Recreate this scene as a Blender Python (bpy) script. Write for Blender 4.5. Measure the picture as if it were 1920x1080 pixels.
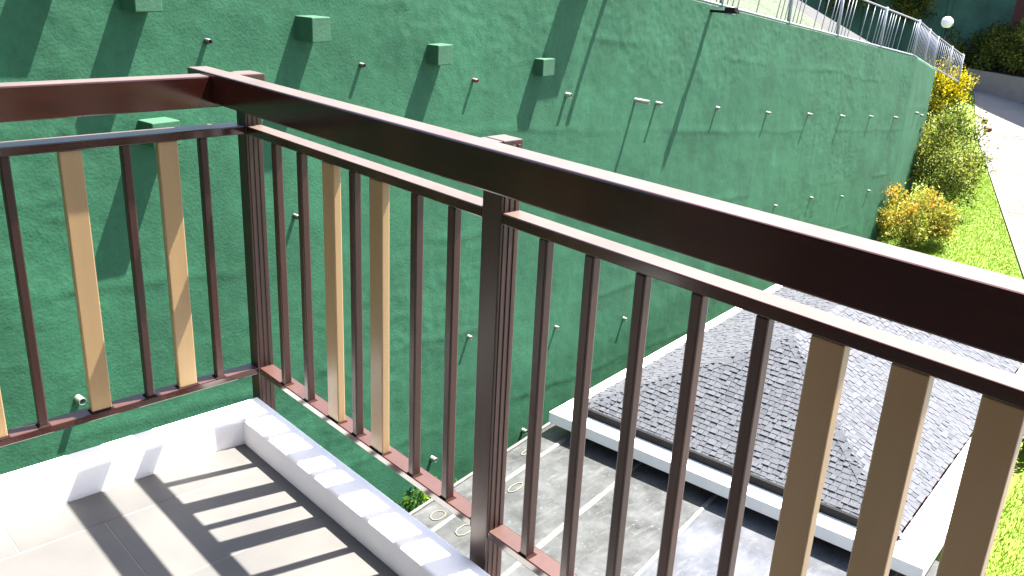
import bpy, bmesh, math, random
import numpy as np
from mathutils import Vector, Matrix, noise as mnoise
random.seed(7); rng = np.random.default_rng(7)
for o in list(bpy.data.objects): bpy.data.objects.remove(o)
scn = bpy.context.scene
COL = scn.collection
# ------------------------------------------------------------------ camera, sky, sun, exposure
CH = 1.472                                   # eye height above the balcony floor (floor is z = 0)
yaw, pitch, roll = math.radians(43.5358), math.radians(20.18), math.radians(2.905)
fw = Vector((-math.sin(yaw)*math.cos(pitch), -math.cos(yaw)*math.cos(pitch), -math.sin(pitch)))
r0 = fw.cross(Vector((0, 0, 1))).normalized(); u0 = r0.cross(fw)
rt = math.cos(roll)*r0 + math.sin(roll)*u0; up = -math.sin(roll)*r0 + math.cos(roll)*u0
cd = bpy.data.cameras.new('camera'); cam = bpy.data.objects.new('camera', cd); COL.objects.link(cam)
cam.matrix_world = Matrix(((rt.x, up.x, -fw.x, 0), (rt.y, up.y, -fw.y, 0), (rt.z, up.z, -fw.z, CH), (0, 0, 0, 1)))
cd.sensor_width = 36; cd.lens = 36*1673.57/1920; cd.clip_start = 0.05; cd.clip_end = 2000
scn.camera = cam
SUN = Vector((-.485, .105, 1)).normalized()   # direction to the sun
w = bpy.data.worlds.new('World'); scn.world = w; w.use_nodes = True
sky = w.node_tree.nodes.new('ShaderNodeTexSky'); sky.sky_type = 'NISHITA'; sky.sun_disc = False; sky.dust_density = 2.5; sky.ozone_density = .7
sky.sun_elevation = math.asin(SUN.z); sky.sun_rotation = math.atan2(SUN.x, SUN.y)
bg = w.node_tree.nodes['Background']; bg.inputs[1].default_value = 0.066
w.node_tree.links.new(sky.outputs[0], bg.inputs[0])
sl = bpy.data.lights.new('sun', 'SUN'); sl.energy = 5.0; sl.angle = math.radians(.53); sl.color = (1, .95, .86)
so = bpy.data.objects.new('sun', sl); COL.objects.link(so)
so.rotation_euler = SUN.to_track_quat('Z', 'Y').to_euler()
vs = scn.view_settings; vs.view_transform = 'Standard'; vs.look = 'None'; vs.gamma = 1; vs.exposure = 2.95
# ------------------------------------------------------------------ helpers
def tag(o, label=None, cat=None, group=None, kind=None):
    if label: o['label'] = label
    if cat: o['category'] = cat
    if group: o['group'] = group
    if kind: o['kind'] = kind
    return o
def thing(name, loc, label, cat, group=None):
    o = bpy.data.objects.new(name, None); COL.objects.link(o); o.location = loc
    o.empty_display_size = .1
    return tag(o, label, cat, group)
def link(name, me, parent=None, loc=None):
    """loc is a world position (no parent here is rotated); child offset is taken from its ancestors"""
    o = bpy.data.objects.new(name, me); COL.objects.link(o)
    L = Vector(loc) if loc is not None else Vector((0, 0, 0))
    if parent is not None:
        o.parent = parent; p = parent
        while p is not None: L = L - p.location; p = p.parent
    o.location = L
    return o
class MB:
    def __init__(s): s.v = []; s.f = []; s.m = []
    def add(s, vs, fs, mi=0):
        n = len(s.v); s.v += [tuple(q) for q in vs]
        for f in fs: s.f.append(tuple(i+n for i in f)); s.m.append(mi)
    def box(s, lo, hi, mi=0):
        x0, y0, z0 = lo; x1, y1, z1 = hi
        s.add([(x0,y0,z0),(x1,y0,z0),(x1,y1,z0),(x0,y1,z0),(x0,y0,z1),(x1,y0,z1),(x1,y1,z1),(x0,y1,z1)],
              [(0,3,2,1),(4,5,6,7),(0,1,5,4),(1,2,6,5),(2,3,7,6),(3,0,4,7)], mi)
    def obox(s, c, ax, ay, az, mi=0):
        """box from centre and three half-axis vectors"""
        c, ax, ay, az = Vector(c), Vector(ax), Vector(ay), Vector(az)
        P = [c+i*ax+j*ay+k*az for k in (-1, 1) for (i, j) in ((-1,-1),(1,-1),(1,1),(-1,1))]
        s.add(P, [(0,3,2,1),(4,5,6,7),(0,1,5,4),(1,2,6,5),(2,3,7,6),(3,0,4,7)], mi)
    def tube(s, a, b, ra, rb=None, n=10, mi=0, caps=True):
        rb = ra if rb is None else rb
        a, b = Vector(a), Vector(b); d = (b-a).normalized()
        x = d.orthogonal().normalized(); y = d.cross(x)
        P = [a+ra*(math.cos(t)*x+math.sin(t)*y) for t in [2*math.pi*i/n for i in range(n)]]
        P += [b+rb*(math.cos(t)*x+math.sin(t)*y) for t in [2*math.pi*i/n for i in range(n)]]
        F = [(i, (i+1) % n, n+(i+1) % n, n+i) for i in range(n)]
        if caps: F += [tuple(range(n-1, -1, -1)), tuple(range(n, 2*n))]
        s.add(P, F, mi)
    def prism(s, poly, z0, z1, mi=0):
        n = len(poly)
        s.add([(p[0], p[1], z0) for p in poly]+[(p[0], p[1], z1) for p in poly],
              [tuple(range(n-1, -1, -1)), tuple(range(n, 2*n))]+[(i, (i+1) % n, n+(i+1) % n, n+i) for i in range(n)], mi)
    def mesh(s, name, mats, origin=(0, 0, 0), bevel=0, seg=2, smooth=False):
        me = bpy.data.meshes.new(name)
        ox, oy, oz = origin
        me.from_pydata([(x-ox, y-oy, z-oz) for x, y, z in s.v], [], s.f)
        mats = mats if isinstance(mats, (list, tuple)) else [mats]
        for m in mats: me.materials.append(m)
        me.polygons.foreach_set('material_index', s.m)
        bm = bmesh.new(); bm.from_mesh(me)
        bmesh.ops.recalc_face_normals(bm, faces=bm.faces)
        if bevel:
            es = [e for e in bm.edges if len(e.link_faces) == 2 and e.calc_face_angle(0) > .5]
            bmesh.ops.bevel(bm, geom=es, offset=bevel, segments=seg, profile=.5, affect='EDGES', clamp_overlap=True)
        bm.to_mesh(me); bm.free()
        if smooth: me.polygons.foreach_set('use_smooth', [True]*len(me.polygons))
        me.update()
        return me
    def build(s, name, mats, parent=None, origin=None, **k):
        if origin is None:
            a = np.array(s.v); origin = tuple((a.min(0)+a.max(0))/2)
        return link(name, s.mesh(name, mats, origin, **k), parent, origin)
# ------------------------------------------------------------------ materials
def nt(m): return m.node_tree.nodes, m.node_tree.links
def mat(name, col, rough=.6, var=.15, scale=6, bump=0, bscale=40, bdist=.01, stretch=(1, 1, 1), coat=0, spec=.5, metal=0,
        col2=None, detail=6, bstretch=None, k=.48):
    """principled with noise-driven colour variation and noise relief, in object-independent (world) coordinates"""
    col = tuple(x*k for x in col); col2 = tuple(x*k for x in col2) if col2 else None
    m = bpy.data.materials.new(name); m.use_nodes = True; N, K = nt(m)
    b = N['Principled BSDF']; b.inputs['Roughness'].default_value = rough
    b.inputs['Specular IOR Level'].default_value = spec; b.inputs['Metallic'].default_value = metal
    b.inputs['Coat Weight'].default_value = coat; b.inputs['Coat Roughness'].default_value = .12
    g = N.new('ShaderNodeNewGeometry'); mp = N.new('ShaderNodeMapping'); mp.inputs['Scale'].default_value = stretch
    K.new(g.outputs['Position'], mp.inputs['Vector'])
    n = N.new('ShaderNodeTexNoise'); n.inputs['Scale'].default_value = scale; n.inputs['Detail'].default_value = detail
    n.inputs['Roughness'].default_value = .6; K.new(mp.outputs[0], n.inputs['Vector'])
    r = N.new('ShaderNodeValToRGB'); c = col; d = col2 or tuple(x*(1-var) for x in col)
    r.color_ramp.elements[0].position = .32; r.color_ramp.elements[1].position = .68
    r.color_ramp.elements[0].color = (*d, 1)
    r.color_ramp.elements[1].color = (*(tuple(min(1, x*(1+var)) for x in c) if col2 is None else c), 1)
    K.new(n.outputs['Fac'], r.inputs[0]); K.new(r.outputs[0], b.inputs['Base Color'])
    if bump:
        mp2 = N.new('ShaderNodeMapping'); mp2.inputs['Scale'].default_value = bstretch or stretch
        K.new(g.outputs['Position'], mp2.inputs['Vector'])
        n2 = N.new('ShaderNodeTexNoise'); n2.inputs['Scale'].default_value = bscale; n2.inputs['Detail'].default_value = 5
        K.new(mp2.outputs[0], n2.inputs['Vector'])
        bp = N.new('ShaderNodeBump'); bp.inputs['Strength'].default_value = bump; bp.inputs['Distance'].default_value = bdist
        K.new(n2.outputs['Fac'], bp.inputs['Height']); K.new(bp.outputs[0], b.inputs['Normal'])
    return m
def leafmat(name, col, col2, rough=.5):
    col, col2 = tuple(x*1.3 for x in col), tuple(x*1.3 for x in col2)
    m = mat(name, col, rough, scale=9, col2=col2, spec=.15)
    b = m.node_tree.nodes['Principled BSDF']
    b.inputs['Transmission Weight'].default_value = 0
    N, K = nt(m); t = N.new('ShaderNodeBsdfTranslucent'); mx = N.new('ShaderNodeMixShader'); mx.inputs[0].default_value = .35
    src = b.inputs['Base Color'].links[0].from_socket; K.new(src, t.inputs['Color'])
    K.new(b.outputs[0], mx.inputs[1]); K.new(t.outputs[0], mx.inputs[2]); K.new(mx.outputs[0], N['Material Output'].inputs[0])
    return m
BROWN = mat('brown_paint', (.052, .0155, .012), .40, .4, 14, bump=.25, bscale=60, bdist=.0015, stretch=(1, 1, .08), coat=.0, spec=.36)
BROWNH = mat('brown_rail_paint', (.052, .0135, .0095), .17, .25, 9, bump=.03, bscale=30, bdist=.001, stretch=(.6, .6, 3), coat=.0, spec=.55)
SUNTOP = mat('sunlit_top_brown', (.150, .104, .082), .4, .18, 12, bump=.1, bscale=60, bdist=.001, stretch=(.5, .5, 2), spec=.5)  # paler brown that paints sun brightness onto rail and post tops
SUNTOP2 = mat('sunlit_low_rail_brown', (.092, .040, .031), .4, .2, 14, bump=.1, bscale=60, bdist=.001, spec=.5)  # redder, duller painted sun brightness for the bottom rail tops
TAN = mat('tan_paint', (.54, .36, .18), .36, .1, 8, bump=.15, bscale=50, bdist=.001, stretch=(1, 1, .1), coat=0, spec=.35)
WHITE = mat('white_render', (.90, .89, .89), .75, .015, 5, bump=.3, bscale=35, bdist=.003, k=1)
TILES = [mat('floor_tile_%s' % k, c, .5, .12, 3.5, col2=d, bump=.1, bscale=90, bdist=.001) for k, c, d in
         (('a', (.172, .164, .156), (.128, .124, .122)), ('b', (.162, .155, .148), (.12, .117, .115)), ('c', (.18, .172, .163), (.136, .131, .128)))]
GROUT = mat('grout', (.30, .29, .28), .9, .08, 30)
CONC = mat('concrete', (.24, .235, .23), .85, .15, 2, bump=.3, bscale=30, bdist=.004)
CREAM = mat('house_render', (.30, .25, .20), .85, .08, 2, bump=.2, bscale=40, bdist=.003)
REDW = mat('red_brickwork', (.20, .05, .03), .85, .2, 6, bump=.3, bscale=30, bdist=.004)
BLACK = mat('black_flashing', (.018, .018, .02), .85, .2, 10, spec=.12)
DGLASS = mat('door_glass', (.012, .014, .016), .06, .1, 3)
GALV = mat('galvanised_steel', (.20, .21, .245), .45, .1, 12, metal=.35, k=1)
PIPEG = mat('pale_pipe', (.20, .26, .21), .5, .15, 20)
PIPED = mat('dark_pipe', (.022, .03, .024), .5, .2, 20)
PIPER = mat('red_pipe', (.17, .02, .015), .5, .15, 20)
BARK = mat('bark', (.10, .07, .045), .9, .25, 12)

# ------------------------------------------------------------------ the balcony: floor, kerb, house
def zc(z): return z+CH                        # eye-relative height to scene height
KX0, KX1, KY0, KY1 = -1.211, -1.102, -2.462, -2.346   # kerb outer / inner faces
floor = MB(); floor.box((KX1-.004, KY1-.004, -.14), (1.6, 1.6, .0))
fo = tag(floor.build('balcony_floor', GROUT), kind='structure')
TL, TW, gp = .92, .338, .0018
yy = -2.192-TW; row = 0
while yy < 1.5:
    off = -.41-TL*2 if row % 2 == 0 else -.62-TL*2
    k = 0
    while off+k*TL < 1.5:
        x0, x1 = max(off+k*TL, KX1)+gp, min(off+(k+1)*TL, 1.55)-gp
        y0, y1 = max(yy, KY1)+gp, min(yy+TW, 1.5)-gp
        if x1-x0 > .02 and y1-y0 > .02:
            t = MB(); t.box((x0, y0, -.005), (x1, y1, .0012)); t.build('floor_tile', random.choice(TILES), fo, bevel=.0006, seg=1)
        k += 1
    yy += TW; row += 1
def kerb_mesh():
    # two runs meeting in one L, with a softly wobbling, hand-trowelled arris
    bm = bmesh.new()
    prof = [(0, -.16), (0, .078), (.003, .084), (.009, .087), (.1, .087), (.106, .084), (.109, .078), (.1095, -.004)]
    def ring(px, py, dx, dy, jit):
        vs = []
        for (q, z) in prof:
            w_ = (mnoise.noise((px*3.1, py*3.1, z*9+q*20))*.0028) if z > .02 else 0
            vs.append(bm.verts.new((px+dx*(q+w_), py+dy*(q+w_), z+w_*.5)))
        return vs
    rings = []
    xs = np.linspace(1.55, KX0+.0001, 46)
    for x in xs[:-1]: rings.append(ring(max(x, KX1) if False else x, KY0, 0, 1, 1))
    # mitre at the corner
    rings = [r for r, x in zip(rings, xs[:-1]) if x > KX1+.02]
    rings.append(ring(KX0, KY0, 1, (KY1-KY0)/(KX1-KX0), 1))
    for y in np.linspace(KY0, 1.55, 66):
        if y > KY1+.02: rings.append(ring(KX0, y, 1, 0, 1))
    for a, b in zip(rings, rings[1:]):
        for i in range(len(prof)-1): bm.faces.new((a[i], a[i+1], b[i+1], b[i]))
    bmesh.ops.recalc_face_normals(bm, faces=bm.faces)
    me = bpy.data.meshes.new('balcony_kerb'); bm.to_mesh(me); bm.free(); me.materials.append(WHITE)
    me.polygons.foreach_set('use_smooth', [True]*len(me.polygons)); me.set_sharp_from_angle(angle=math.radians(60))
    return me
tag(link('balcony_kerb', kerb_mesh()), kind='structure')
GZ = zc(-7.0)                                 # level of the lower ground
h = thing('house', (1.5, 0, GZ), 'cream rendered house that carries the tiled balcony', 'house')
b = MB(); b.box((-1.05, -2.3, GZ-.1), (6, 6, -.142)); b.build('lower_wall', CREAM, h)
b = MB(); b.box((KX0+.004, KY0+.004, -.30), (-1.05, 6, -.143)); b.box((-1.05, KY0+.004, -.30), (6, -2.3, -.143)); b.build('slab_edge', WHITE, h)
b = MB(); b.box((.604, -2.2, .002), (.9, -1.6, 2.6)); b.box((.604, 1.1, .002), (.9, 1.404, 2.6)); b.box((.604, -1.6, 2.2), (.9, 1.1, 2.6)); b.box((-1.0, 1.41, .002), (.9, 1.7, 2.6))
b.build('upper_wall', mat('dark_timber_cladding', (.05, .035, .027), .6, .2, 5), h)
d = MB(); d.box((.68, -1.595, .003), (.72, 1.095, 2.195)); dg = d.build('glass_door', DGLASS, h)
d = MB()
for yk in (-1.57, -.25, 1.07): d = MB(); d.box((.64, yk-.03, .003), (.678, yk+.03, 2.19)); d.build('door_stile', BROWN, dg)

b = MB(); b.box((-.05, -2.75, 2.603), (6, 6, 2.75)); b.build('eave', mat('eave_boards', (.16, .10, .06), .6, .2, 5), h)

# ------------------------------------------------------------------ the railing
rl = thing('balcony_railing', (-1.25, -2.5, .16), 'brown painted railing with tan flat bars around the tiled balcony corner', 'railing')
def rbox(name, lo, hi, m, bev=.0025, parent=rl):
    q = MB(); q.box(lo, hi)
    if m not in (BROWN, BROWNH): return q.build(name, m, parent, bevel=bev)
    o = q.build(name, [m, SUNTOP2 if name == 'bottom_rail' else SUNTOP], parent, bevel=bev)   # paler upper faces: sunlit brightness painted into the colour
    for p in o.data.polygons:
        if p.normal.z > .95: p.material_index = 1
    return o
PX0, PX1 = -1.279, -1.224                     # posts of the right-hand run (outer, inner)
PYC0, PYC1 = -2.524, -2.470                   # left-hand run, rail plane
ZMT, ZMB, ZBT, ZBB = zc(-.5), zc(-.5245), zc(-1.291), zc(-1.313)
HT, HB = zc(-.339), zc(-.4235)
HTL, HBL = zc(-.348), zc(-.435)
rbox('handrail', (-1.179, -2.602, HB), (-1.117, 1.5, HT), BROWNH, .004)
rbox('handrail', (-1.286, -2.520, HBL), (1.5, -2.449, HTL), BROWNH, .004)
posts_y = [(-1.394, -1.333), (-.19, -.13), (1.0, 1.06)]
def groove_post(lo, hi):
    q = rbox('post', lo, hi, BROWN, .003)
    w_ = hi[0]-lo[0]
    for f in (.22, .5, .78):                      # rolled ribs down the face
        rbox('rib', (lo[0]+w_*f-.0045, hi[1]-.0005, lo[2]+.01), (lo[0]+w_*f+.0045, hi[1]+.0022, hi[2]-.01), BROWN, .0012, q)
    return q
groove_post((PX0, PYC0, -.28), (PX1, PYC1, HBL-.002))
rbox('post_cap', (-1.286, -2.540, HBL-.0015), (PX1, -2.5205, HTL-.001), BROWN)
for y0, y1 in posts_y:
    groove_post((PX0, y0, -.28), (PX1, y1, zc(-.348)))
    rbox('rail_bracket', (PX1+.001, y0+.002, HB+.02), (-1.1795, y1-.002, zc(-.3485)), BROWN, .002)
groove_post((.58, PYC0, -.28), (.64, PYC1, HBL-.002))
seg = [(PYC1, posts_y[0][0]), (posts_y[0][1], posts_y[1][0]), (posts_y[1][1], posts_y[2][0])]
for a, c in seg:
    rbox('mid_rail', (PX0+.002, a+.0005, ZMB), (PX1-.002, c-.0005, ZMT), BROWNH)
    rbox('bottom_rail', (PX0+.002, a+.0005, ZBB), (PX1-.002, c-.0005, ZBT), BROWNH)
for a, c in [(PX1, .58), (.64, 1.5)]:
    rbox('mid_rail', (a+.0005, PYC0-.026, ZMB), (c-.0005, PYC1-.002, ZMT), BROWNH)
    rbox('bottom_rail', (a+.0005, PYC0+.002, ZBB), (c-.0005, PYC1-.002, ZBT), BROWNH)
# balusters: one mesh per kind, shared
def bar_mesh(wx, wy, m, name, bev):
    q = MB(); q.box((-wx/2, -wy/2, ZBT+.0004), (wx/2, wy/2, ZMB-.0004)); return q.mesh(name, m, bevel=bev)
THIN = bar_mesh(.0245, .0245, BROWN, 'baluster', .004)
FLATR = bar_mesh(.024, .057, TAN, 'flat_baluster', .003)
FLATL = bar_mesh(.057, .024, TAN, 'flat_baluster', .003)
def weld_mesh(wx, wy):
    q = MB(); a, b_ = wx/2, wy/2; e = .005
    q.add([(-a-e, -b_-e, 0), (a+e, -b_-e, 0), (a+e, b_+e, 0), (-a-e, b_+e, 0), (-a, -b_, .005), (a, -b_, .005), (a, b_, .005), (-a, b_, .005)],
          [(0, 1, 5, 4), (1, 2, 6, 5), (2, 3, 7, 6), (3, 0, 4, 7)]); return q.mesh('weld', WELDM)
WELDM = mat('weld_paint', (.035, .012, .010), .8, .3, 60, bump=.5, bscale=300, bdist=.002, spec=.1)
WT, WR, WL = weld_mesh(.0245, .0245), weld_mesh(.024, .057), weld_mesh(.057, .024)
def bar(name, me, wm, x, y):
    o = link(name, me, rl, (x, y, 0)); link('weld', wm, o, (x, y, ZBT+.0003))
for y in (-2.316, -2.174, -1.911, -1.645, -1.505, -1.210, -1.083, -.956, -.830, -.700, .0, .127, .254):
    bar('baluster', THIN, WT, -1.2405, y)
for y in (-2.024, -1.802, -.5835, -.454, -.326, .38, .51):
    bar('flat_baluster', FLATR, WR, -1.2405, y)
for x in (-1.097, -.876, -.576, -.33, -.20, -.07, .06, .35):
    bar('baluster', THIN, WT, x, -2.489)
for x in (-.992, -.733, -.455, .20, .46):
    bar('flat_baluster', FLATL, WL, x, -2.489)

# ------------------------------------------------------------------ the green retaining wall
C0 = np.array([-25.0, -10.82]); T = np.array([.98543, .17007]); NRM = np.array([-.17007, .98543])
def wz(s): return zc(-1.97+.1115*s) if s > 0 else zc(-1.97+.16*s)     # height of the wall's top edge
def wp(s, z, d=0):
    p = C0+T*s+NRM*d; return Vector((p[0], p[1], z))
def vnoise(x, y, seed):
    """smooth value noise on arrays"""
    g = np.random.default_rng(seed).random((256, 256))
    xi, yi = np.floor(x).astype(int), np.floor(y).astype(int); fx, fy = x-xi, y-yi
    fx, fy = fx*fx*(3-2*fx), fy*fy*(3-2*fy)
    a = g[xi % 256, yi % 256]; b_ = g[(xi+1) % 256, yi % 256]; c = g[xi % 256, (yi+1) % 256]; d_ = g[(xi+1) % 256, (yi+1) % 256]
    return (a*(1-fx)+b_*fx)*(1-fy)+(c*(1-fx)+d_*fx)*fy-.5
def relief(s, z):
    v = z-.1115*s                                    # coordinate along the sloping lifts
    d = .026*vnoise(s*.55, v*.7, 1)+.012*vnoise(s*1.6+3, v*2.1, 2)+.0045*vnoise(s*4.6, v*6, 3)+.0020*vnoise(s*11, v*13, 4)
    d += .0013*vnoise(s*24, v*20, 5)
    # concreting lifts: each band a little proud or back, with a ragged ledge
    u = (v+.10*vnoise(s*.8, v*0, 6)+.05*vnoise(s*3.1, v*0, 16))/1.22
    k = np.floor(u); f = u-k
    d += .0048*(np.exp(-(f/.06)**2)+np.exp(-((1-f)/.035)**2))*np.clip(2.2*vnoise(s*.7, np.round(u)*3.7, 7)+.6, 0, 1)
    
    # torn, hand-thrown plaster patches (stronger near the top of the wall)
    m_ = np.clip((vnoise(s*.42+9, v*.9, 11)+.16+.25*np.clip((v+CH*-1+2.6)/1.2, -1, 1))*4, 0, 1)
    rd = 1-np.abs(2*vnoise(s*2.7, v*3.9, 12)); rd2 = 1-np.abs(2*vnoise(s*7.1, v*8.3, 13))
    d += m_*(.0022*rd**4+.0022*rd2**3+.004*vnoise(s*15, v*17, 14)+.003*vnoise(s*6, v*7, 15))
    return d*np.clip(s/.5, 0, 1)
def grid_mesh(P, name, m, smooth=True):
    nu, nv = P.shape[:2]; me = bpy.data.meshes.new(name)
    idx = np.arange(nu*nv).reshape(nu, nv)
    q = np.stack([idx[:-1, :-1], idx[1:, :-1], idx[1:, 1:], idx[:-1, 1:]], -1).reshape(-1, 4)
    me.vertices.add(nu*nv); me.vertices.foreach_set('co', P.reshape(-1).astype(np.float32))
    me.loops.add(q.size); me.loops.foreach_set('vertex_index', q.reshape(-1).astype(np.int32))
    me.polygons.add(len(q)); me.polygons.foreach_set('loop_start', np.arange(0, q.size, 4, dtype=np.int32))
    me.polygons.foreach_set('loop_total', np.full(len(q), 4, dtype=np.int32))
    me.update(calc_edges=True); me.validate()
    me.polygons.foreach_set('use_smooth', [smooth]*len(me.polygons)); me.materials.append(m)
    return me
def wallmat():
    m = mat('green_wall_paint', (.033, .160, .084), .8, .13, 1.1, bump=.5, bscale=42, bdist=.006, spec=.2)
    N, K = nt(m); b = N['Principled BSDF']; src = b.inputs['Base Color'].links[0].from_socket
    g = N.new('ShaderNodeNewGeometry'); mp = N.new('ShaderNodeMapping'); mp.inputs['Scale'].default_value = (2.6, 2.6, .32)
    K.new(g.outputs['Position'], mp.inputs['Vector'])
    n = N.new('ShaderNodeTexNoise'); n.inputs['Scale'].default_value = 1.5; n.inputs['Detail'].default_value = 7; n.inputs['Roughness'].default_value = .65
    K.new(mp.outputs[0], n.inputs['Vector'])
    r = N.new('ShaderNodeValToRGB'); r.color_ramp.elements[0].position = .36; r.color_ramp.elements[1].position = .66
    r.color_ramp.elements[0].color = (.66, .72, .74, 1); r.color_ramp.elements[1].color = (1.1, 1.05, 1.06, 1)
    K.new(n.outputs['Fac'], r.inputs[0])
    mx = N.new('ShaderNodeMix'); mx.data_type = 'RGBA'; mx.blend_type = 'MULTIPLY'; mx.inputs[0].default_value = .5
    K.new(src, mx.inputs[6]); K.new(r.outputs[0], mx.inputs[7])
    n3 = N.new('ShaderNodeTexNoise'); n3.inputs['Scale'].default_value = 17; n3.inputs['Detail'].default_value = 8; n3.inputs['Roughness'].default_value = .7
    K.new(g.outputs['Position'], n3.inputs['Vector'])
    r3 = N.new('ShaderNodeValToRGB'); r3.color_ramp.elements[0].position = .3; r3.color_ramp.elements[1].position = .7
    r3.color_ramp.elements[0].color = (.72, .80, .77, 1); r3.color_ramp.elements[1].color = (1.22, 1.14, 1.16, 1); K.new(n3.outputs['Fac'], r3.inputs[0])
    mx3 = N.new('ShaderNodeMix'); mx3.data_type = 'RGBA'; mx3.blend_type = 'MULTIPLY'; mx3.inputs[0].default_value = .85
    K.new(mx.outputs[2], mx3.inputs[6]); K.new(r3.outputs[0], mx3.inputs[7]); K.new(mx3.outputs[2], b.inputs['Base Color'])
    return m
WALLM = wallmat()
rw = thing('retaining_wall', wp(12, GZ), 'tall green painted concrete retaining wall with anchor blocks and weep pipes', 'wall')
S = np.concatenate([np.arange(0, 10, .05), np.arange(10, 27, .032), np.arange(27, 36, .12)])
V = np.linspace(0, 1, 250)
ss, vv = np.meshgrid(S, V, indexing='ij')
top = np.array([wz(x) for x in S])[:, None]
zz = (GZ-.15)+(top-(GZ-.15))*vv
dd = relief(ss, zz)
# fade relief at the top arris so that it closes on the coping
P = np.stack([C0[0]+T[0]*ss+NRM[0]*dd, C0[1]+T[1]*ss+NRM[1]*dd, zz], -1)
back = P[:, -1:, :].copy(); back[:, 0, 0] -= NRM[0]*.35; back[:, 0, 1] -= NRM[1]*.35
P = np.concatenate([P, back], 1); org = np.array(rw.location)
me = grid_mesh(P-org, 'face', WALLM); me.set_sharp_from_angle(angle=math.radians(55))
link('face', me, rw, rw.location)
# the short return beyond the corner
RT = np.array([-.9685, -.249]); RN = np.array([-.249, .9685])
def rp(q, z, d=0):
    p = C0+RT*q+RN*d; return Vector((p[0], p[1], z))
RL = 3.72
def rz(q): return zc(-1.97-.152*q)
Q = np.linspace(0, RL, 60); qq, vv2 = np.meshgrid(Q, np.linspace(0, 1, 90), indexing='ij')
topq = np.array([rz(x) for x in Q])[:, None]; zq = (GZ-.15)+(topq-(GZ-.15))*vv2; dq = relief(-qq+60, zq)*.8*np.clip(qq/.4, 0, 1)
P = np.stack([C0[0]+RT[0]*qq+RN[0]*dq, C0[1]+RT[1]*qq+RN[1]*dq, zq], -1)
back = P[:, -1:, :].copy(); back[:, 0, 0] -= RN[0]*.35; back[:, 0, 1] -= RN[1]*.35
P = np.concatenate([P, back], 1)
end = P[-1:].copy(); end[:, :, 0] -= RN[0]*.35; end[:, :, 1] -= RN[1]*.35
P = np.concatenate([P, end], 0)
link('return_face', grid_mesh(P-org, 'return_face', WALLM), rw, rw.location)
# cast anchor blocks: s, z (eye-relative), width, height, projection
BLOCKM = mat('green_block_paint', (.048, .155, .088), .75, .1, 6, bump=.4, bscale=40, bdist=.006, spec=.25)
for (s, z, w_, hh, p_) in [(22.7, -.39, .22, .19, .22), (21.11, -.65, .21, .21, .26), (19.42, -.95, .23, .20, .19), (17.52, -1.19, .24, .20, .15),
                           (22.65, -1.38, .24, .19, .235), (23.32, -.10, .23, .19, .16), (16.70, -.02, .48, .32, .31), (24.6, -1.1, .23, .19, .2)]:
    p_ *= .84; q = MB(); c = wp(s, zc(z), (p_-.06)/2)
    q.obox(c, Vector((T[0], T[1], 0))*w_/2, Vector((NRM[0], NRM[1], 0))*(p_+.06)/2, Vector((0, 0, 1))*hh/2)
    q.build('anchor_block', BLOCKM, rw, bevel=.008)
def pipe(s, z, L, r, m, yawk=0, droop=-.08):
    d = Vector((NRM[0]+T[0]*yawk, NRM[1]+T[1]*yawk, droop)).normalized(); a = wp(s, zc(z), -.05); e = a+d*(L+.05)
    q = MB(); n = 10
    x = d.orthogonal().normalized(); y = d.cross(x); ri = r*.78
    ringf = lambda c, rr: [c+rr*(math.cos(2*math.pi*i/n)*x+math.sin(2*math.pi*i/n)*y) for i in range(n)]
    q.add(ringf(a, r)+ringf(e, r)+ringf(e, ri)+ringf(e-d*.06, ri),
          [(k*n+i, k*n+(i+1) % n, (k+1)*n+(i+1) % n, (k+1)*n+i) for k in range(3) for i in range(n)]+[tuple(range(3*n, 4*n))])
    q.build('weep_pipe', m, rw, smooth=True)
for (s, z, L) in [(16.92, -1.57, .075), (15.17, -1.79, .21), (14.53, -1.89, .11), (12.41, -2.16, .07), (10.16, -2.46, .08), (7.91, -2.71, .10), (5.72, -2.97, .10), (3.5, -3.2, .10), (1.18, -3.46, .10)]:
    pipe(s, z, L, .032, PIPEG, yawk=.0 if s != 15.17 else -.3)
for (s, z) in [(22.12, -.72), (20.46, -1.00), (18.77, -1.26)]: pipe(s, z, .06, .023, PIPER if s < 19 else PIPED)
for (s, z) in [(21.31, -2.32), (18.73, -4.34), (16.82, -4.79), (14.89, -5.23), (9.03, -4.46), (6.87, -4.67), (4.63, -5.03), (2.35, -5.27)]:
    pipe(s, z, .07, .024 if s > 15 else .028, PIPED if s == 21.31 else PIPEG)
for (s, z) in [(23.50, -3.38), (19.35, -5.77), (17.47, -6.16)]: pipe(s, z, .085, .032, PIPEG)
pipe(16.05, -.15, .34, .045, PIPEG)
for q_, z in ((1.5, -3.62), (2.5, -3.80)):
    a = rp(q_, zc(z), -.05); e = rp(q_, zc(z)-.01, .09); q = MB(); q.tube(a, e, .035); q.build('weep_pipe', PIPEG, rw, smooth=True)
# flood lamp bracketed off the top of the wall (dark housing on an arm; it throws the long bar of shadow)
fl = thing('flood_lamp', wp(13.03, zc(-.56)), 'small black lamp on an arm at the top edge of the green wall', 'lamp')
q = MB(); q.obox(wp(13.03, zc(-.60), .20), Vector((T[0], T[1], 0))*.055, Vector((NRM[0], NRM[1], 0))*.24, Vector((0, 0, .02))); q.build('arm', BLACK, fl)
q = MB(); q.obox(wp(13.03, zc(-.57), .33), Vector((T[0], T[1], 0))*.07, Vector((NRM[0], NRM[1], 0))*.085, Vector((0, 0, .042))); q.build('housing', BLACK, fl, bevel=.01)
q = MB(); q.obox(wp(13.03, zc(-.63), .33), Vector((T[0], T[1], 0))*.07, Vector((NRM[0], NRM[1], 0))*.07, Vector((0, 0, .004))); q.build('lens', DGLASS, fl)

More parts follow.
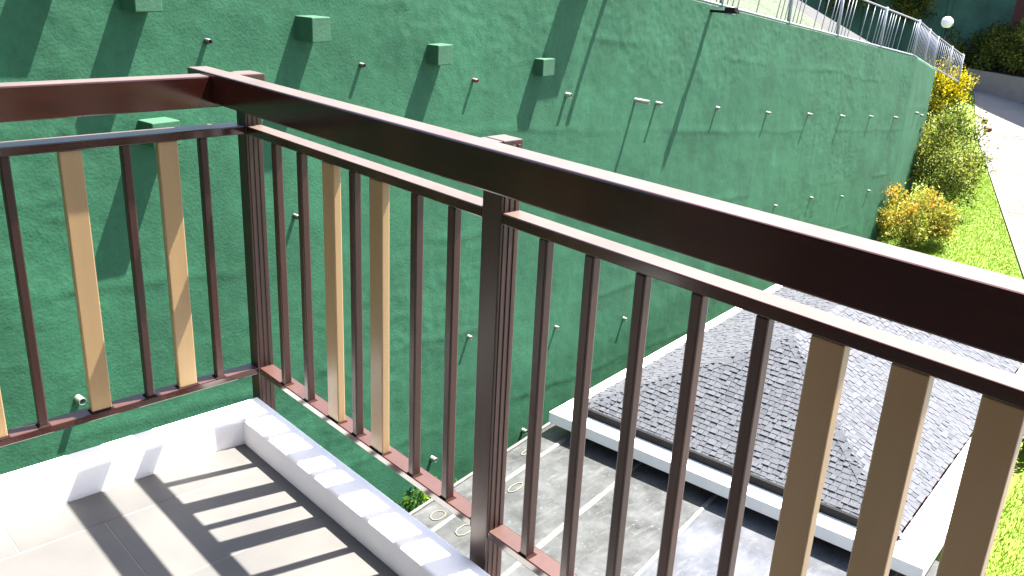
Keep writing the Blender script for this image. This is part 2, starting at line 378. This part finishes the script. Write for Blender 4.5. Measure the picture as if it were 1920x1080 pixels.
# ------------------------------------------------------------------ fence on the wall
fn = thing('steel_fence', wp(6, wz(6)), 'galvanised steel fence of thin leaning bars along the top of the green wall', 'fence')
FH = .93
def ftube(name, a, b, r, n=6):
    q = MB(); q.tube(a, b, r, n=n); return q.build(name, GALV, fn, smooth=True)
up_ = Vector((0, 0, 1))
ps = [15.4, 12.45, 9.44, 6.55, 3.25, .05]
wtop = lambda s: wp(s, wz(s), -.12)
for s in ps: ftube('fence_post', wtop(s), wtop(s)+up_*(FH+.04), .035)
ftube('top_rail', wtop(15.4)+up_*FH, wtop(.05)+up_*FH, .022); ftube('base_rail', wtop(15.4)+up_*.05, wtop(.05)+up_*.05, .025)
lean = -.26
for a, c in zip(ps, ps[1:]):
    L = a-c
    for f in (.07, .14, .21, .36, .52, .68, .79, .86, .93):
        s = c+f*L; e = max(s+lean, .08)
        if f in (.36, .68) and random.random() < .6: continue
        ftube('bar', wtop(s)+up_*.05, wtop(e)+up_*FH, .0095, 5)
RE = rp(RL, rz(RL)); FE = Vector((-33.6, -12.95, zc(-3.35)))
def seg2(A, B, n, posts):
    ftube('top_rail', A+up_*FH, B+up_*FH, .022); ftube('base_rail', A+up_*.05, B+up_*.05, .025)
    for f in posts: ftube('fence_post', A.lerp(B, f), A.lerp(B, f)+up_*(FH+.04), .035)
    for i in range(n):
        f = (i+.5)/n; ftube('bar', A.lerp(B, f)+up_*.05, A.lerp(B, min(1, f+.03))+up_*FH, .013, 5)
seg2(rp(.1, rz(.1), -.12), rp(RL, rz(RL), -.12), 15, (.5, 1)); seg2(rp(RL+.1, rz(RL), -.12), FE, 16, (.5, 1))

# ------------------------------------------------------------------ lower ground, driveway, terrace
def gz(x, y):
    u = -(.93*x+.37*y); t = min(1, max(0, (u-49)/9)); return GZ+1.2*t*t*(3-2*t)
GRASS = mat('grass_ground', (.18, .29, .008), .9, .2, 2.2, col2=(.135, .235, .007), bump=.6, bscale=60, bdist=.03)
xs = np.concatenate([np.linspace(-900, -80, 14), np.linspace(-76, 20, 65), np.linspace(30, 900, 14)])
ys = np.concatenate([np.linspace(-900, -50, 14), np.linspace(-46, 30, 52), np.linspace(40, 900, 14)])
gx, gy = np.meshgrid(xs, ys, indexing='ij'); gzz = np.vectorize(gz)(gx, gy)
tag(link('ground', grid_mesh(np.stack([gx, gy, gzz], -1), 'ground', GRASS)), kind='structure')
PAVE = mat('driveway_concrete', (.30, .295, .29), .85, .08, 1.2, bump=.25, bscale=25, bdist=.006)
PA, PD = Vector((-25.45, -7.11)), Vector((-23.54, -10.39)).normalized()      # lawn edge of the driveway
PN = Vector((PD.y, -PD.x))                                                   # away from the lawn
if PN.y < 0: PN = -PN
def dp(a, c, dz=0):
    p = PA+PD*a+PN*c; return (p.x, p.y, gz(p.x, p.y)+dz)
A_ = np.linspace(-45, 40, 86); B_ = np.linspace(0, 45, 19)
P = np.array([[dp(a, c, .03) for c in B_] for a in A_])
dv = tag(link('driveway', grid_mesh(P, 'driveway', PAVE)), kind='structure')
e = MB()
for a in range(-30, 36):
    p, q = Vector(dp(a, -.06)), Vector(dp(a+1, -.06)); m_ = (p+q)/2
    e.obox(m_+Vector((0, 0, .01)), (q-p)*.498, Vector((PN.x, PN.y, 0))*.055, Vector((0, 0, .05)))
e.build('edging', CONC, dv)
PINK = [mat('paver_%s' % k, c, .85, .12, 5, bump=.3, bscale=40, bdist=.004) for k, c in (('a', (.165, .115, .095)), ('b', (.18, .14, .12)), ('c', (.14, .095, .08)), ('d', (.20, .175, .16)))]
pm = []
for m_ in PINK:
    q = MB(); q.obox((0, 0, 0), Vector((PD.x, PD.y, 0))*.235, Vector((PN.x, PN.y, 0))*.235, (0, 0, .02)); pm.append(q.mesh('paver', m_, bevel=.008, seg=1))
for i in range(56):
    for j in range(5):
        a = -4+i*.5+(.25 if j % 2 else 0)
        if random.random() < .06: continue
        link('paver', random.choices(pm, (3, 3, 2, 4))[0], dv, dp(a, .3+j*.5, .026))
BRK = mat('loose_brick', (.18, .055, .03), .85, .2, 8)
for (px_, py_, rz_) in ((-49.2, -17.2, .3), (-47.9, -16.55, .5)):
    q = MB(); q.box((-.42, -.13, 0), (.42, .13, .14)); o = q.build('brick', BRK, None, origin=(0, 0, 0), bevel=.01)
    o.location = (px_, py_, gz(px_, py_)+.045); o.rotation_euler[2] = rz_
    tag(o, 'red brick lying loose on the edge of the pale driveway', 'brick', 'loose red bricks by the shrub')
# terrace held up by the wall: asphalt and a pale bank
ASPH = mat('asphalt', (.034, .034, .037), .9, .2, 4, bump=.4, bscale=60, bdist=.01)
edge = [(wp(s_, wz(s_)-.04, -.30), wp(s_, wz(s_)-.04, -44)) for s_ in np.linspace(36, 0, 37)]
for f_ in np.linspace(.1, 1, 6): edge.append((rp(RL*f_, rz(RL*f_)-.04, -.30), rp(RL*f_, rz(RL*f_)-.04, -40)))
TE = Vector((-46.0, -19.6, zc(-4.3)))
for f_ in np.linspace(.1, 1, 8): a_ = rp(RL, rz(RL)-.04, -.30).lerp(TE, f_); edge.append((a_, rp(RL, rz(RL)-.04, -40).lerp(TE+Vector((-13, -24, 0)), f_)))
P = [[tuple(a_.lerp(b_, t_)) for t_ in np.linspace(0, 1, 12)] for a_, b_ in edge]
tag(link('terrace', grid_mesh(np.array(P), 'terrace', ASPH)), kind='structure')
BANK = mat('pale_bank', (.10, .125, .075), .9, .2, 16.0, col2=(.03, .056, .022), bump=.8, bscale=18, bdist=.05)
def behind(name, s0, s1, n, m, k, f0, f1, rough):
    P = []
    for s_ in np.linspace(s0, s1, n):
        r_ = []
        for d in np.linspace(0, 7, 36):
            hgt = min(1.7, max(0, d-.3)*k)+rough*mnoise.noise((s_*2.2, d*2.5, 1))+rough*mnoise.noise((s_*6, d*6, 4))
            if f1: hgt *= min(1, (s1-s_)/4)
            r_.append(tuple(wp(s_, wz(s_)+(hgt if d > .1 else 0)-.02, -.36-d)))
        P.append(r_)
    tag(link(name, grid_mesh(np.array(P), name, m)), kind='structure')
behind('grassy_bank', 4.4, 24, 130, BANK, .6, 0, 1, .07)
behind('upper_road', -.0, 4.4, 30, ASPH, .45, 0, 0, .004)

# ------------------------------------------------------------------ hip roof and flat roof below the balcony
E1, E2 = Vector((-.99, -.14, 0)).normalized(), Vector((-.14, .99, 0)).normalized()
LF = Vector((-7.69, -7.26, zc(-5.6))); WD, RLN = 4.78, 7.9
def R(a, b_, z=0): return LF+E1*a+E2*b_+Vector((0, 0, z))
hr = thing('hip_roof_building', R(RLN/2, WD/2, GZ-LF.z), 'low outbuilding with grey shingled hip roof inside a white gutter frame', 'building')
def quadbox(name, a0, a1, b0, b1, z0, z1, m, parent, bevel=0):
    q = MB(); q.obox(R((a0+a1)/2, (b0+b1)/2, (z0+z1)/2), E1*(a1-a0)/2, E2*(b1-b0)/2, Vector((0, 0, (z1-z0)/2))); return q.build(name, m, parent, bevel=bevel)
FWH = mat('white_gutter_paint', (.72, .71, .71), .6, .05, 2, k=1)
quadbox('gutter', 0, .30, 0, WD, -.16, 0, FWH, hr, .01); quadbox('gutter', RLN-.3, RLN, 0, WD, -.16, 0, FWH, hr, .01)
quadbox('gutter', .301, RLN-.301, 0, .30, -.16, 0, FWH, hr, .01); quadbox('gutter', .301, RLN-.301, WD-.36, WD, -.16, 0, FWH, hr, .01)
quadbox('wall', .34, RLN-.34, .34, WD-.34, GZ-LF.z-.05, -.10, REDW, hr)
ra0, ra1, rb0, rb1 = .30, RLN-.30, .24, WD-.37       # roof footprint
ZB, ZA, IN = .05, 1.17, 2.08
bm_ = (rb0+rb1)/2; A1, A2 = R(ra0+IN-.3, bm_, ZA), R(ra1-IN+.3, bm_, ZA)
c00, c01, c10, c11 = R(ra0, rb0, ZB), R(ra0, rb1, ZB), R(ra1, rb0, ZB), R(ra1, rb1, ZB)
q = MB(); q.add([c00, c01, c11, c10, A1, A2], [(0, 1, 4), (1, 2, 5, 4), (2, 3, 5), (3, 0, 4, 5), (0, 3, 2, 1)]); deck = q.build('roof_deck', mat('roof_felt', (.06, .062, .07), .9, .2, 10), hr)
quadbox('drip_edge', ra0-.05, ra0-.002, rb0, rb1, -.005, ZB+.05, BLACK, hr)
SH = [mat('shingle_%s' % k, c, .9, .18, 40, bump=.4, bscale=120, bdist=.003, spec=.2) for k, c in
      (('light', (.130, .138, .164)), ('mid', (.122, .130, .155)), ('grey', (.112, .120, .143)), ('dark', (.092, .099, .12)))]
def inside(tri, u, v):
    n = len(tri)
    for i in range(n):
        x0, y0 = tri[i]; x1, y1 = tri[(i+1) % n]
        if (x1-x0)*(v-y0)-(y1-y0)*(u-x0) < -1e-6: return False
    return True
stuff = MB(); n_ind = 0
def shingle_face(o, ux, uy, nrm, poly, limit):
    """courses of tabs on one slope: o origin at eave, ux along the eave, uy up the slope"""
    global n_ind
    TWd, EXP = .09, .072; H = max(p[1] for p in poly); xs_ = [p[0] for p in poly]; x0, x1 = min(xs_), max(xs_)
    r = 0; count = 0
    while r*EXP < H:
        v = r*EXP; x = x0-random.random()*TWd
        while x < x1:
            w_ = TWd*random.uniform(.6, 1.35)
            c0, c1 = x+.004, x+w_-.004
            # clip the tab against the hips
            lo = min(max(c0, x0), x1); hi = max(min(c1, x1), x0)
            for _ in range(6):
                if not inside(poly, lo, v+.02): lo += (hi-lo)*.2
                if not inside(poly, hi, v+.02): hi -= (hi-lo)*.2
            x += w_
            if hi-lo < .03 or not inside(poly, (lo+hi)/2, v+.02): continue
            th = random.choice((.006, .009, .015)); mi = random.choices((0, 1, 2, 3), (4, 4, 3, 1))[0]
            drop = random.choice((0, 0, .013))
            def pt(a, b_, k): return o+ux*a+uy*b_+nrm*k
            vb, vt = v-drop, min(v+EXP+.03, H)
            P8 = [pt(lo, vb, .004), pt(hi, vb, .004), pt(hi, vt, .001), pt(lo, vt, .001), pt(lo, vb, .006+th), pt(hi, vb, .006+th), pt(hi, vt, .004), pt(lo, vt, .004)]
            F = [(4, 5, 6, 7), (0, 1, 5, 4), (1, 2, 6, 5), (3, 0, 4, 7)]
            if count < limit and random.random() < .62:
                g = MB(); g.add(P8, F); g.build('shingle', SH[mi], hr); count += 1
            else: stuff.add(P8, F, mi)
        r += 1
def slope(a, b_, c, d, limit):
    ux = (b_-a).normalized(); nrm = ux.cross(c-a).normalized()
    if nrm.z < 0: nrm = -nrm
    uy = nrm.cross(ux).normalized()
    if uy.z < 0: uy = -uy
    L2 = lambda p: ((p-a).dot(ux), (p-a).dot(uy))
    poly = [L2(p) for p in ([a, b_, c, d] if d is not None else [a, b_, c])]
    ar = sum(poly[i][0]*poly[(i+1) % len(poly)][1]-poly[(i+1) % len(poly)][0]*poly[i][1] for i in range(len(poly)))
    if ar < 0: poly = poly[::-1]
    shingle_face(a, ux, uy, nrm, poly, limit)
slope(c00, c01, A1, None, 298)
slope(c01, c11, A2, A1, 0); slope(c00, c10, A2, A1, 0); slope(c10, c11, A2, None, 0)
# hip and ridge caps
for a, b_ in ((c00, A1), (c01, A1), (A1, A2), (c10, A2), (c11, A2)):
    n = int((b_-a).length/.16); d = (b_-a)/n
    side = d.cross(Vector((0, 0, 1))).normalized()
    for i in range(n):
        p = a+d*i; s2 = side*.10; dn = Vector((0, 0, -.044)); t1 = Vector((0, 0, .016)); t2 = Vector((0, 0, .011))
        stuff.add([p-s2+dn+t1, p+t1, p+s2+dn+t1, p+d*1.15-s2+dn+t2, p+d*1.15+t2, p+d*1.15+s2+dn+t2], [(0, 1, 4, 3), (1, 2, 5, 4)], random.choice((0, 0, 1)))
so_ = stuff.build('shingle_field', SH, hr); so_['kind'] = 'stuff'

fr = thing('flat_roof_annex', (-4.5, -4, GZ), 'flat annex roof of weathered grey sheets with pale sealed joints', 'roof')
ZF = zc(-5.92); F1 = Vector((-.98, -.19, 0)).normalized(); F2 = Vector((-F1.y, F1.x, 0))
if F2.y < 0: F2 = -F2
FO = Vector((-5.22, -6.88, ZF))
def FP(a, c, z=0): return FO+F1*a+F2*c+Vector((0, 0, z))
SHEET = [mat('roof_sheet_%s' % k, c, rg, .3, 3.2, col2=d, detail=10, bump=.25, bscale=14, bdist=.006, spec=.55) for k, c, d, rg in
         (('a', (.142, .147, .153), (.055, .057, .06), .25), ('b', (.125, .13, .136), (.05, .052, .056), .3), ('c', (.165, .173, .198), (.082, .087, .102), .18))]
for m_ in SHEET:
    N, K = nt(m_); b_ = N['Principled BSDF']; src = b_.inputs['Base Color'].links[0].from_socket; g = N.new('ShaderNodeNewGeometry')
    mp = N.new('ShaderNodeMapping'); mp.inputs['Rotation'].default_value[2] = -.19; mp.inputs['Scale'].default_value = (3, 14, 6); K.new(g.outputs['Position'], mp.inputs['Vector'])
    for vec, sc, lo, hi, am in ((g.outputs['Position'], 26, .63, .72, .55), (mp.outputs[0], 1.0, .55, .75, .4)):
        n = N.new('ShaderNodeTexNoise'); n.inputs['Scale'].default_value = sc; n.inputs['Detail'].default_value = 6; K.new(vec, n.inputs['Vector'])
        r = N.new('ShaderNodeMapRange'); r.inputs[1].default_value = lo; r.inputs[2].default_value = hi; r.inputs[3].default_value = 0; r.inputs[4].default_value = am; K.new(n.outputs['Fac'], r.inputs[0])
        mx = N.new('ShaderNodeMix'); mx.data_type = 'RGBA'; K.new(r.outputs[0], mx.inputs[0]); K.new(src, mx.inputs[6]); mx.inputs[7].default_value = (.115, .115, .112, 1); src = mx.outputs[2]
    K.new(src, b_.inputs['Base Color'])
b = MB(); b.prism([FP(-4.2, .06), FP(3.0, .06), FP(3.0, 8), FP(-4.2, 8)], GZ-.1, ZF-.10); b.build('wall', CONC, fr)
edges = [0, .36, 1.42, 2.48, 3.55, 4.6, 5.7, 6.8, 8]
for i, (a, c) in enumerate(zip(edges, edges[1:])):
    q = MB(); q.prism([FP(-4.2, a+.004), FP(3.0, a+.004), FP(3.0, c-.004), FP(-4.2, c-.004)], ZF-.10, ZF-.002*(i % 2)); q.build('roof_sheet', SHEET[(0, 1, 0, 2, 2, 1, 0, 1)[i]], fr)
SEAL = mat('joint_sealant', (.17, .168, .158), .8, .3, 9, bump=.4, bscale=30, bdist=.006)
for c in edges[1:-1]:
    q = MB(); n = 40
    vs_ = []; 
    for i in range(n+1):
        a = -4.2+7.2*i/n; w0 = .032+.014*mnoise.noise((a*2.3, c, 1)); j = .008*mnoise.noise((a*3, c, 5))
        vs_ += [FP(a, c-w0+j, .002), FP(a, c+j, .014), FP(a, c+w0+j, .002)]
    q.add(vs_, [(3*i+k, 3*i+3+k, 3*i+4+k, 3*i+1+k) for i in range(n) for k in (0, 1)]); q.build('joint', SEAL, fr, smooth=True)
q = MB(); q.obox(FP(-.6, -.02, -.03), F1*3.6, F2*.02, Vector((0, 0, .05))); q.build('edge_strip', SEAL, fr)
PUT = mat('yellow_putty', (.21, .185, .13), .8, .2, 12)
for (a, c, ra, rb_) in ((.12, .22, .10, .07), (.10, .62, .12, .065), (1.15, .55, .13, .05), (1.95, .17, .14, .035)):
    q = MB(); n, k = 22, 5; vs_ = []
    for i in range(n):
        t = 2*math.pi*i/n; wob = 1+.12*mnoise.noise((math.cos(t)*2, math.sin(t)*2, a*9))
        for j in range(k):
            f = 2*math.pi*j/k; rr = .010*math.cos(f)
            vs_.append(FP(a+(ra*wob+rr)*math.cos(t), c+(rb_*wob+rr)*math.sin(t), .001+.004*(1+math.sin(f))))
    q.add(vs_, [(i*k+j, ((i+1) % n)*k+j, ((i+1) % n)*k+(j+1) % k, i*k+(j+1) % k) for i in range(n) for j in range(k)]); q.build('putty_ring', PUT, fr, smooth=True)

# ------------------------------------------------------------------ planting
def leaves(n, centre, radii, clumps, size, spread, nm, seed, bottom=-.6, elong=1.6, shell=.55):
    """many small leaf faces in clumps through an ellipsoid; returns verts (4n,3) and material index"""
    g = np.random.default_rng(seed); C = []
    while len(C) < clumps:
        p = g.normal(size=3); p /= np.linalg.norm(p); r = g.uniform(shell, 1)**.6
        p = p*r*(1+.18*g.normal())
        if p[2] > bottom: C.append(p)
    C = np.array(C)*np.array(radii)
    k = g.integers(0, clumps, n); P = C[k]+g.normal(size=(n, 3))*spread
    out = P/np.array(radii); out /= np.linalg.norm(out, axis=1, keepdims=True)+1e-6
    ax = out*.6+g.normal(size=(n, 3))*.7+np.array([0, 0, .35]); ax /= np.linalg.norm(ax, axis=1, keepdims=True)
    bx_ = np.cross(ax, g.normal(size=(n, 3))); bx_ /= np.linalg.norm(bx_, axis=1, keepdims=True)+1e-9
    sz = size*g.uniform(.6, 1.4, (n, 1))
    V = np.stack([P, P+ax*sz*elong*.5+bx_*sz*.42, P+ax*sz*elong, P+ax*sz*elong*.5-bx_*sz*.42], 1).reshape(-1, 3)+np.array(centre)
    cm = g.integers(0, nm, clumps); mi = np.where(g.random(n) < .72, cm[k], g.integers(0, nm, n))
    return V, mi
def leafmesh(name, V, mi, mats, origin):
    me = bpy.data.meshes.new(name); n = len(V)//4
    me.vertices.add(4*n); me.vertices.foreach_set('co', (V-np.array(origin)).reshape(-1).astype(np.float32))
    me.loops.add(4*n); me.loops.foreach_set('vertex_index', np.arange(4*n, dtype=np.int32))
    me.polygons.add(n); me.polygons.foreach_set('loop_start', np.arange(0, 4*n, 4, dtype=np.int32)); me.polygons.foreach_set('loop_total', np.full(n, 4, dtype=np.int32))
    for m_ in mats: me.materials.append(m_)
    me.polygons.foreach_set('material_index', mi.astype(np.int32)); me.update(calc_edges=True)
    return me
def bush(name, base, radii, label, mats, n, clumps, size, spread, seed, lift=1.0, cat='shrub', stems=5, group=None, bottom=-.6, **k):
    base = Vector(base); t = thing(name, base, label, cat, group)
    c = base+Vector((0, 0, radii[2]*lift))
    V, mi = leaves(n, c, radii, clumps, size, spread, len(mats), seed, bottom, **k)
    keep = np.repeat(V.reshape(-1, 4, 3)[:, :, 2].min(1) > base.z-.02, 4); V = V[keep]; mi = mi[keep[::4]]
    link('crown', leafmesh('crown', V, mi, mats, base), t, base)
    g = random.Random(seed); q = MB()
    for i in range(stems):
        a = g.uniform(0, 6.28); e = c+Vector((math.cos(a)*radii[0]*.55*g.random(), math.sin(a)*radii[1]*.55*g.random(), radii[2]*.35*g.random()))
        b0 = base+Vector((math.cos(a)*.05, math.sin(a)*.05, -.05)); m_ = b0.lerp(e, .5)+Vector((g.uniform(-.1, .1), g.uniform(-.1, .1), .1))
        rr = .022*max(1, radii[2]); q.tube(b0, m_, rr, rr*.7, 6); q.tube(m_, e, rr*.7, rr*.3, 6)
    q.build('stem', BARK, t, smooth=True)
    return t
YEL = [leafmat('leaf_yellow', (.80, .68, .016), (.70, .58, .016)), leafmat('leaf_gold', (.66, .56, .02), (.48, .42, .018)), leafmat('leaf_olive', (.11, .12, .013), (.06, .075, .01))]
GRN = [leafmat('leaf_light', (.29, .35, .055), (.20, .26, .035)), leafmat('leaf_mid', (.16, .22, .035), (.10, .15, .022)), leafmat('leaf_deep', (.065, .09, .015), (.035, .055, .01)), leafmat('leaf_tip', (.40, .40, .06), (.27, .30, .045))]
ORG = [leafmat('leaf_orange', (.66, .40, .045), (.50, .31, .04)), leafmat('leaf_straw', (.66, .52, .07), (.46, .39, .05)), leafmat('leaf_moss', (.22, .25, .03), (.12, .15, .02)), leafmat('leaf_rust', (.42, .18, .05), (.30, .13, .04))]
FRESH = [leafmat('leaf_fresh', (.26, .44, .04), (.15, .30, .03)), leafmat('leaf_fresh_dark', (.09, .19, .025), (.055, .12, .018))]
DRK = [leafmat('leaf_hedge', (.15, .19, .03), (.08, .11, .018)), leafmat('leaf_hedge_light', (.32, .32, .05), (.19, .21, .035)), leafmat('leaf_hedge_deep', (.045, .065, .014), (.028, .042, .01))]
bush('shrub', (-24.95, -10.05, GZ), (1.0, .98, .70), 'straw and orange tinted shrub at the foot of the green wall', [ORG[1], GRN[0], ORG[1], GRN[3], ORG[0], ORG[2]], 9000, 80, .055, .13, 3, lift=1.0)
bush('shrub', (-28.95, -11.08, GZ), (1.22, 1.18, 1.36), 'large rounded olive green shrub between lawn and wall end', GRN, 16000, 130, .055, .17, 4, lift=1.22, stems=8, bottom=-.85)
bush('shrub', (-42.65, -17.35, GZ), (1.2, 1.15, 1.08), 'bright yellow leaved shrub beside the pale driveway', YEL, 12000, 90, .075, .2, 5, lift=2.15, stems=8, bottom=-.95)
bush('shrub', (-42.3, -16.2, GZ), (.55, .5, .55), 'small light green plant below the bright yellow shrub', FRESH, 2500, 30, .07, .1, 6, lift=1.5)
bush('hedge', (-33.0, -14.2, GZ), (1.2, .2, 1.9), 'narrow yellow green climber against the end of the green wall', [YEL[2], GRN[1], GRN[2]], 9000, 90, .06, .16, 8, cat='climber')
bush('shrub', (-5.72, -7.52, GZ), (.42, .26, .42), 'leafy bright green plant in the gap beside the flat roof', FRESH, 2200, 40, .045, .07, 9, lift=1.35)
bush('shrub', (-14.7, -3.1, GZ), (.4, .4, .35), 'dark spiky plant in the lawn bed near the outbuilding', GRN[1:], 900, 20, .07, .08, 10)
# far planter with its hedge, all in the shade of the block behind
pl = thing('planter_wall', (-54.5, -19, gz(-54.5, -19)), 'low grey planter wall in shade across the driveway', 'wall')
pa, pb = Vector((-55.2, -21.0, 0)), Vector((-50.5, -11.5, 0)); dr = (pb-pa).normalized(); nr = Vector((-dr.y, dr.x, 0))
zg = gz(-55, -19.5)
PLM = mat('planter_render', (.34, .28, .265), .85, .1, 2, bump=.3, bscale=20, bdist=.006)
q = MB(); q.obox((pa+pb)/2+nr*.15+Vector((0, 0, zg+.5)), dr*(pb-pa).length/2, nr*.15, Vector((0, 0, .65))); q.build('front', PLM, pl, bevel=.015)
q = MB(); q.obox((pa+pb)/2+nr*1.4+Vector((0, 0, zg+.4)), dr*((pb-pa).length/2-.05), nr*1.1, Vector((0, 0, .62))); q.build('soil', mat('soil', (.07, .05, .035), .95, .3, 6), pl)
for i in range(4):
    c = pa+dr*(1.3+2.3*i)+nr*1.5
    bush('hedge', (c.x, c.y, zg+1.0), (1.5, 1.5, 1.35+.2*(i % 2)), ('taller' if i % 2 else 'lower')+' dark green hedge shrub growing in the grey planter', DRK, 8000, 80, .085, .24, 20+i, lift=.95, group='hedge shrubs in the planter')
# far green wall, maroon block, globe lamp
DGRN = mat('far_green_render', (.05, .15, .105), .85, .3, .8, bump=.3, bscale=8, bdist=.02)
fwl = thing('far_green_wall', (-57, -28, GZ), 'dark green rendered wall in shade behind the fence, patched with climbers', 'wall')
wa, wb = Vector((-49.5, -37.5, 0)), Vector((-59.4, -20.6, 0)); dr = (wb-wa).normalized(); nr = Vector((dr.y, -dr.x, 0))
q = MB(); q.obox((wa+wb)/2+Vector((0, 0, GZ+6)), dr*(wb-wa).length/2, nr*.15, Vector((0, 0, 6.2))); q.build('face', DGRN, fwl)
if nr.x < 0: nr = -nr
for i, f in enumerate((.18, .33, .45, .58, .69, .82)):
    q = MB(); q.obox(wa.lerp(wb, f)+nr*.2+Vector((0, 0, GZ+6)), dr*.12, nr*.06, Vector((0, 0, 6.1))); q.build('pier', DGRN, fwl)
for i, (f, zt, rr) in enumerate(((.50, 5.6, 1.0), (.60, 6.3, 1.3), (.71, 5.4, .9), (.93, 1.6, 1.6), (.99, 2.2, 1.7), (.84, 1.3, 1.5))):
    c = wa.lerp(wb, f)+nr*.45
    bush('climber', (c.x, c.y, GZ+zt-rr*.9), (rr, rr, rr*1.3), 'shaded climber hanging high on the far dark green wall' if zt > 4 else 'dark shrub massed at the foot of the far green wall', DRK, 4500, 50, .09, .22, 40+i, cat='climber', group='climbers on the far green wall', stems=3)
mb_ = thing('maroon_block', (-60, -14, zg), 'maroon painted block in shade behind the planter hedge', 'building')
ba, bb = Vector((-59.6, -21.25, 0)), Vector((-51.8, -4.0, 0)); dr = (bb-ba).normalized(); nr = Vector((-dr.y, dr.x, 0))
if nr.x > 0: nr = -nr
MAR = mat('maroon_render', (.16, .035, .03), .8, .12, 1, bump=.2, bscale=10, bdist=.01)
q = MB(); q.obox((ba+bb)/2+nr*4+Vector((0, 0, zg+6)), dr*(bb-ba).length/2, nr*4, Vector((0, 0, 6.1))); q.build('wall', MAR, mb_)
q = MB(); q.obox((ba+bb)/2+nr*3.9+Vector((0, 0, zg+12.25)), dr*((bb-ba).length/2+.3), nr*4.3, Vector((0, 0, .14))); q.build('roof', CONC, mb_)
for j in range(3):
    for i in range(4):
        q = MB(); q.obox(ba.lerp(bb, .14+.23*i)-nr*.02+Vector((0, 0, zg+2.2+3.4*j)), dr*.8, nr*.03, Vector((0, 0, .7))); wn = q.build('window', DGLASS, mb_)
        q = MB(); q.obox(ba.lerp(bb, .14+.23*i)-nr*.08+Vector((0, 0, zg+1.42+3.4*j)), dr*.95, nr*.1, Vector((0, 0, .06))); q.build('sill', CONC, wn)
gl = thing('globe_lamp', (-46.3, -18.95, gz(-46.3, -18.95)), 'white globe garden lamp on a dark post in front of the shaded far wall', 'lamp')
GP = Vector((-46.3, -18.95, zc(-1.86)))
q = MB(); q.tube((GP.x, GP.y, gl.location.z-.05), GP-Vector((0, 0, .26)), .035, .03, 8); q.build('post', BLACK, gl, smooth=True)
q = MB(); q.tube(GP-Vector((0, 0, .30)), GP-Vector((0, 0, .22)), .10, .13, 12); q.build('collar', BLACK, gl, smooth=True)
bm = bmesh.new(); bmesh.ops.create_uvsphere(bm, u_segments=24, v_segments=16, radius=.28); me = bpy.data.meshes.new('globe'); bm.to_mesh(me); bm.free()
me.polygons.foreach_set('use_smooth', [True]*len(me.polygons)); me.materials.append(mat('opal_globe', (.7, .69, .66), .25, .03, 2, k=1)); link('globe', me, gl, GP)
# ------------------------------------------------------------------ lawn blades
LAWN = [leafmat('blade_light', (.21, .36, .005), (.165, .30, .005), .9), leafmat('blade_mid', (.175, .315, .005), (.135, .255, .004), .9), leafmat('blade_straw', (.25, .32, .01), (.20, .27, .008), .9)]
def lawn(n, fn, size, seed):
    g = np.random.default_rng(seed); P = fn(g, n); m_ = len(P)
    a = g.uniform(0, 6.283, m_); l_ = g.uniform(.2, .9, m_)
    hd = np.stack([np.cos(a), np.sin(a), np.zeros(m_)], -1); sd = np.stack([-np.sin(a), np.cos(a), np.zeros(m_)], -1)
    hgt = size*g.uniform(.6, 1.4, m_)[:, None]; w_ = size*.16
    tip = P+hd*hgt*l_[:, None]+np.array([0, 0, 1])*hgt; mid = P+hd*hgt*l_[:, None]*.35+np.array([0, 0, 1])*hgt*.6
    V = np.stack([P-sd*w_, P+sd*w_, mid+sd*w_*.7, tip], 1).reshape(-1, 3)
    return V, g.choice(3, m_, p=(.45, .4, .15))
def strip(g, n):
    a = g.uniform(-22, 26, n*2); c = g.uniform(-9.0, -.15, n*2)
    x = PA.x+PD.x*a+PN.x*c; y = PA.y+PD.y*a+PN.y*c
    d = (x-C0[0])*NRM[0]+(y-C0[1])*NRM[1]                 # in front of the big wall
    roofa = np.array([(Vector((p, q_, 0))-Vector((LF.x, LF.y, 0))).dot(E1) for p, q_ in zip(x, y)])
    roofb = np.array([(Vector((p, q_, 0))-Vector((LF.x, LF.y, 0))).dot(E2) for p, q_ in zip(x, y)])
    ok = (d > .1) & ~((roofa > -.1) & (roofa < RLN+.1) & (roofb > -.1) & (roofb < WD+.1))
    x, y = x[ok][:n], y[ok][:n]
    return np.stack([x, y, np.vectorize(gz)(x, y)-.005], -1)
V, mi = lawn(160000, strip, .05, 77)
tag(link('lawn_grass', leafmesh('lawn_grass', V, mi, LAWN, (0, 0, 0))), 'short bright green grass of the lawn strip', 'grass', kind='stuff')
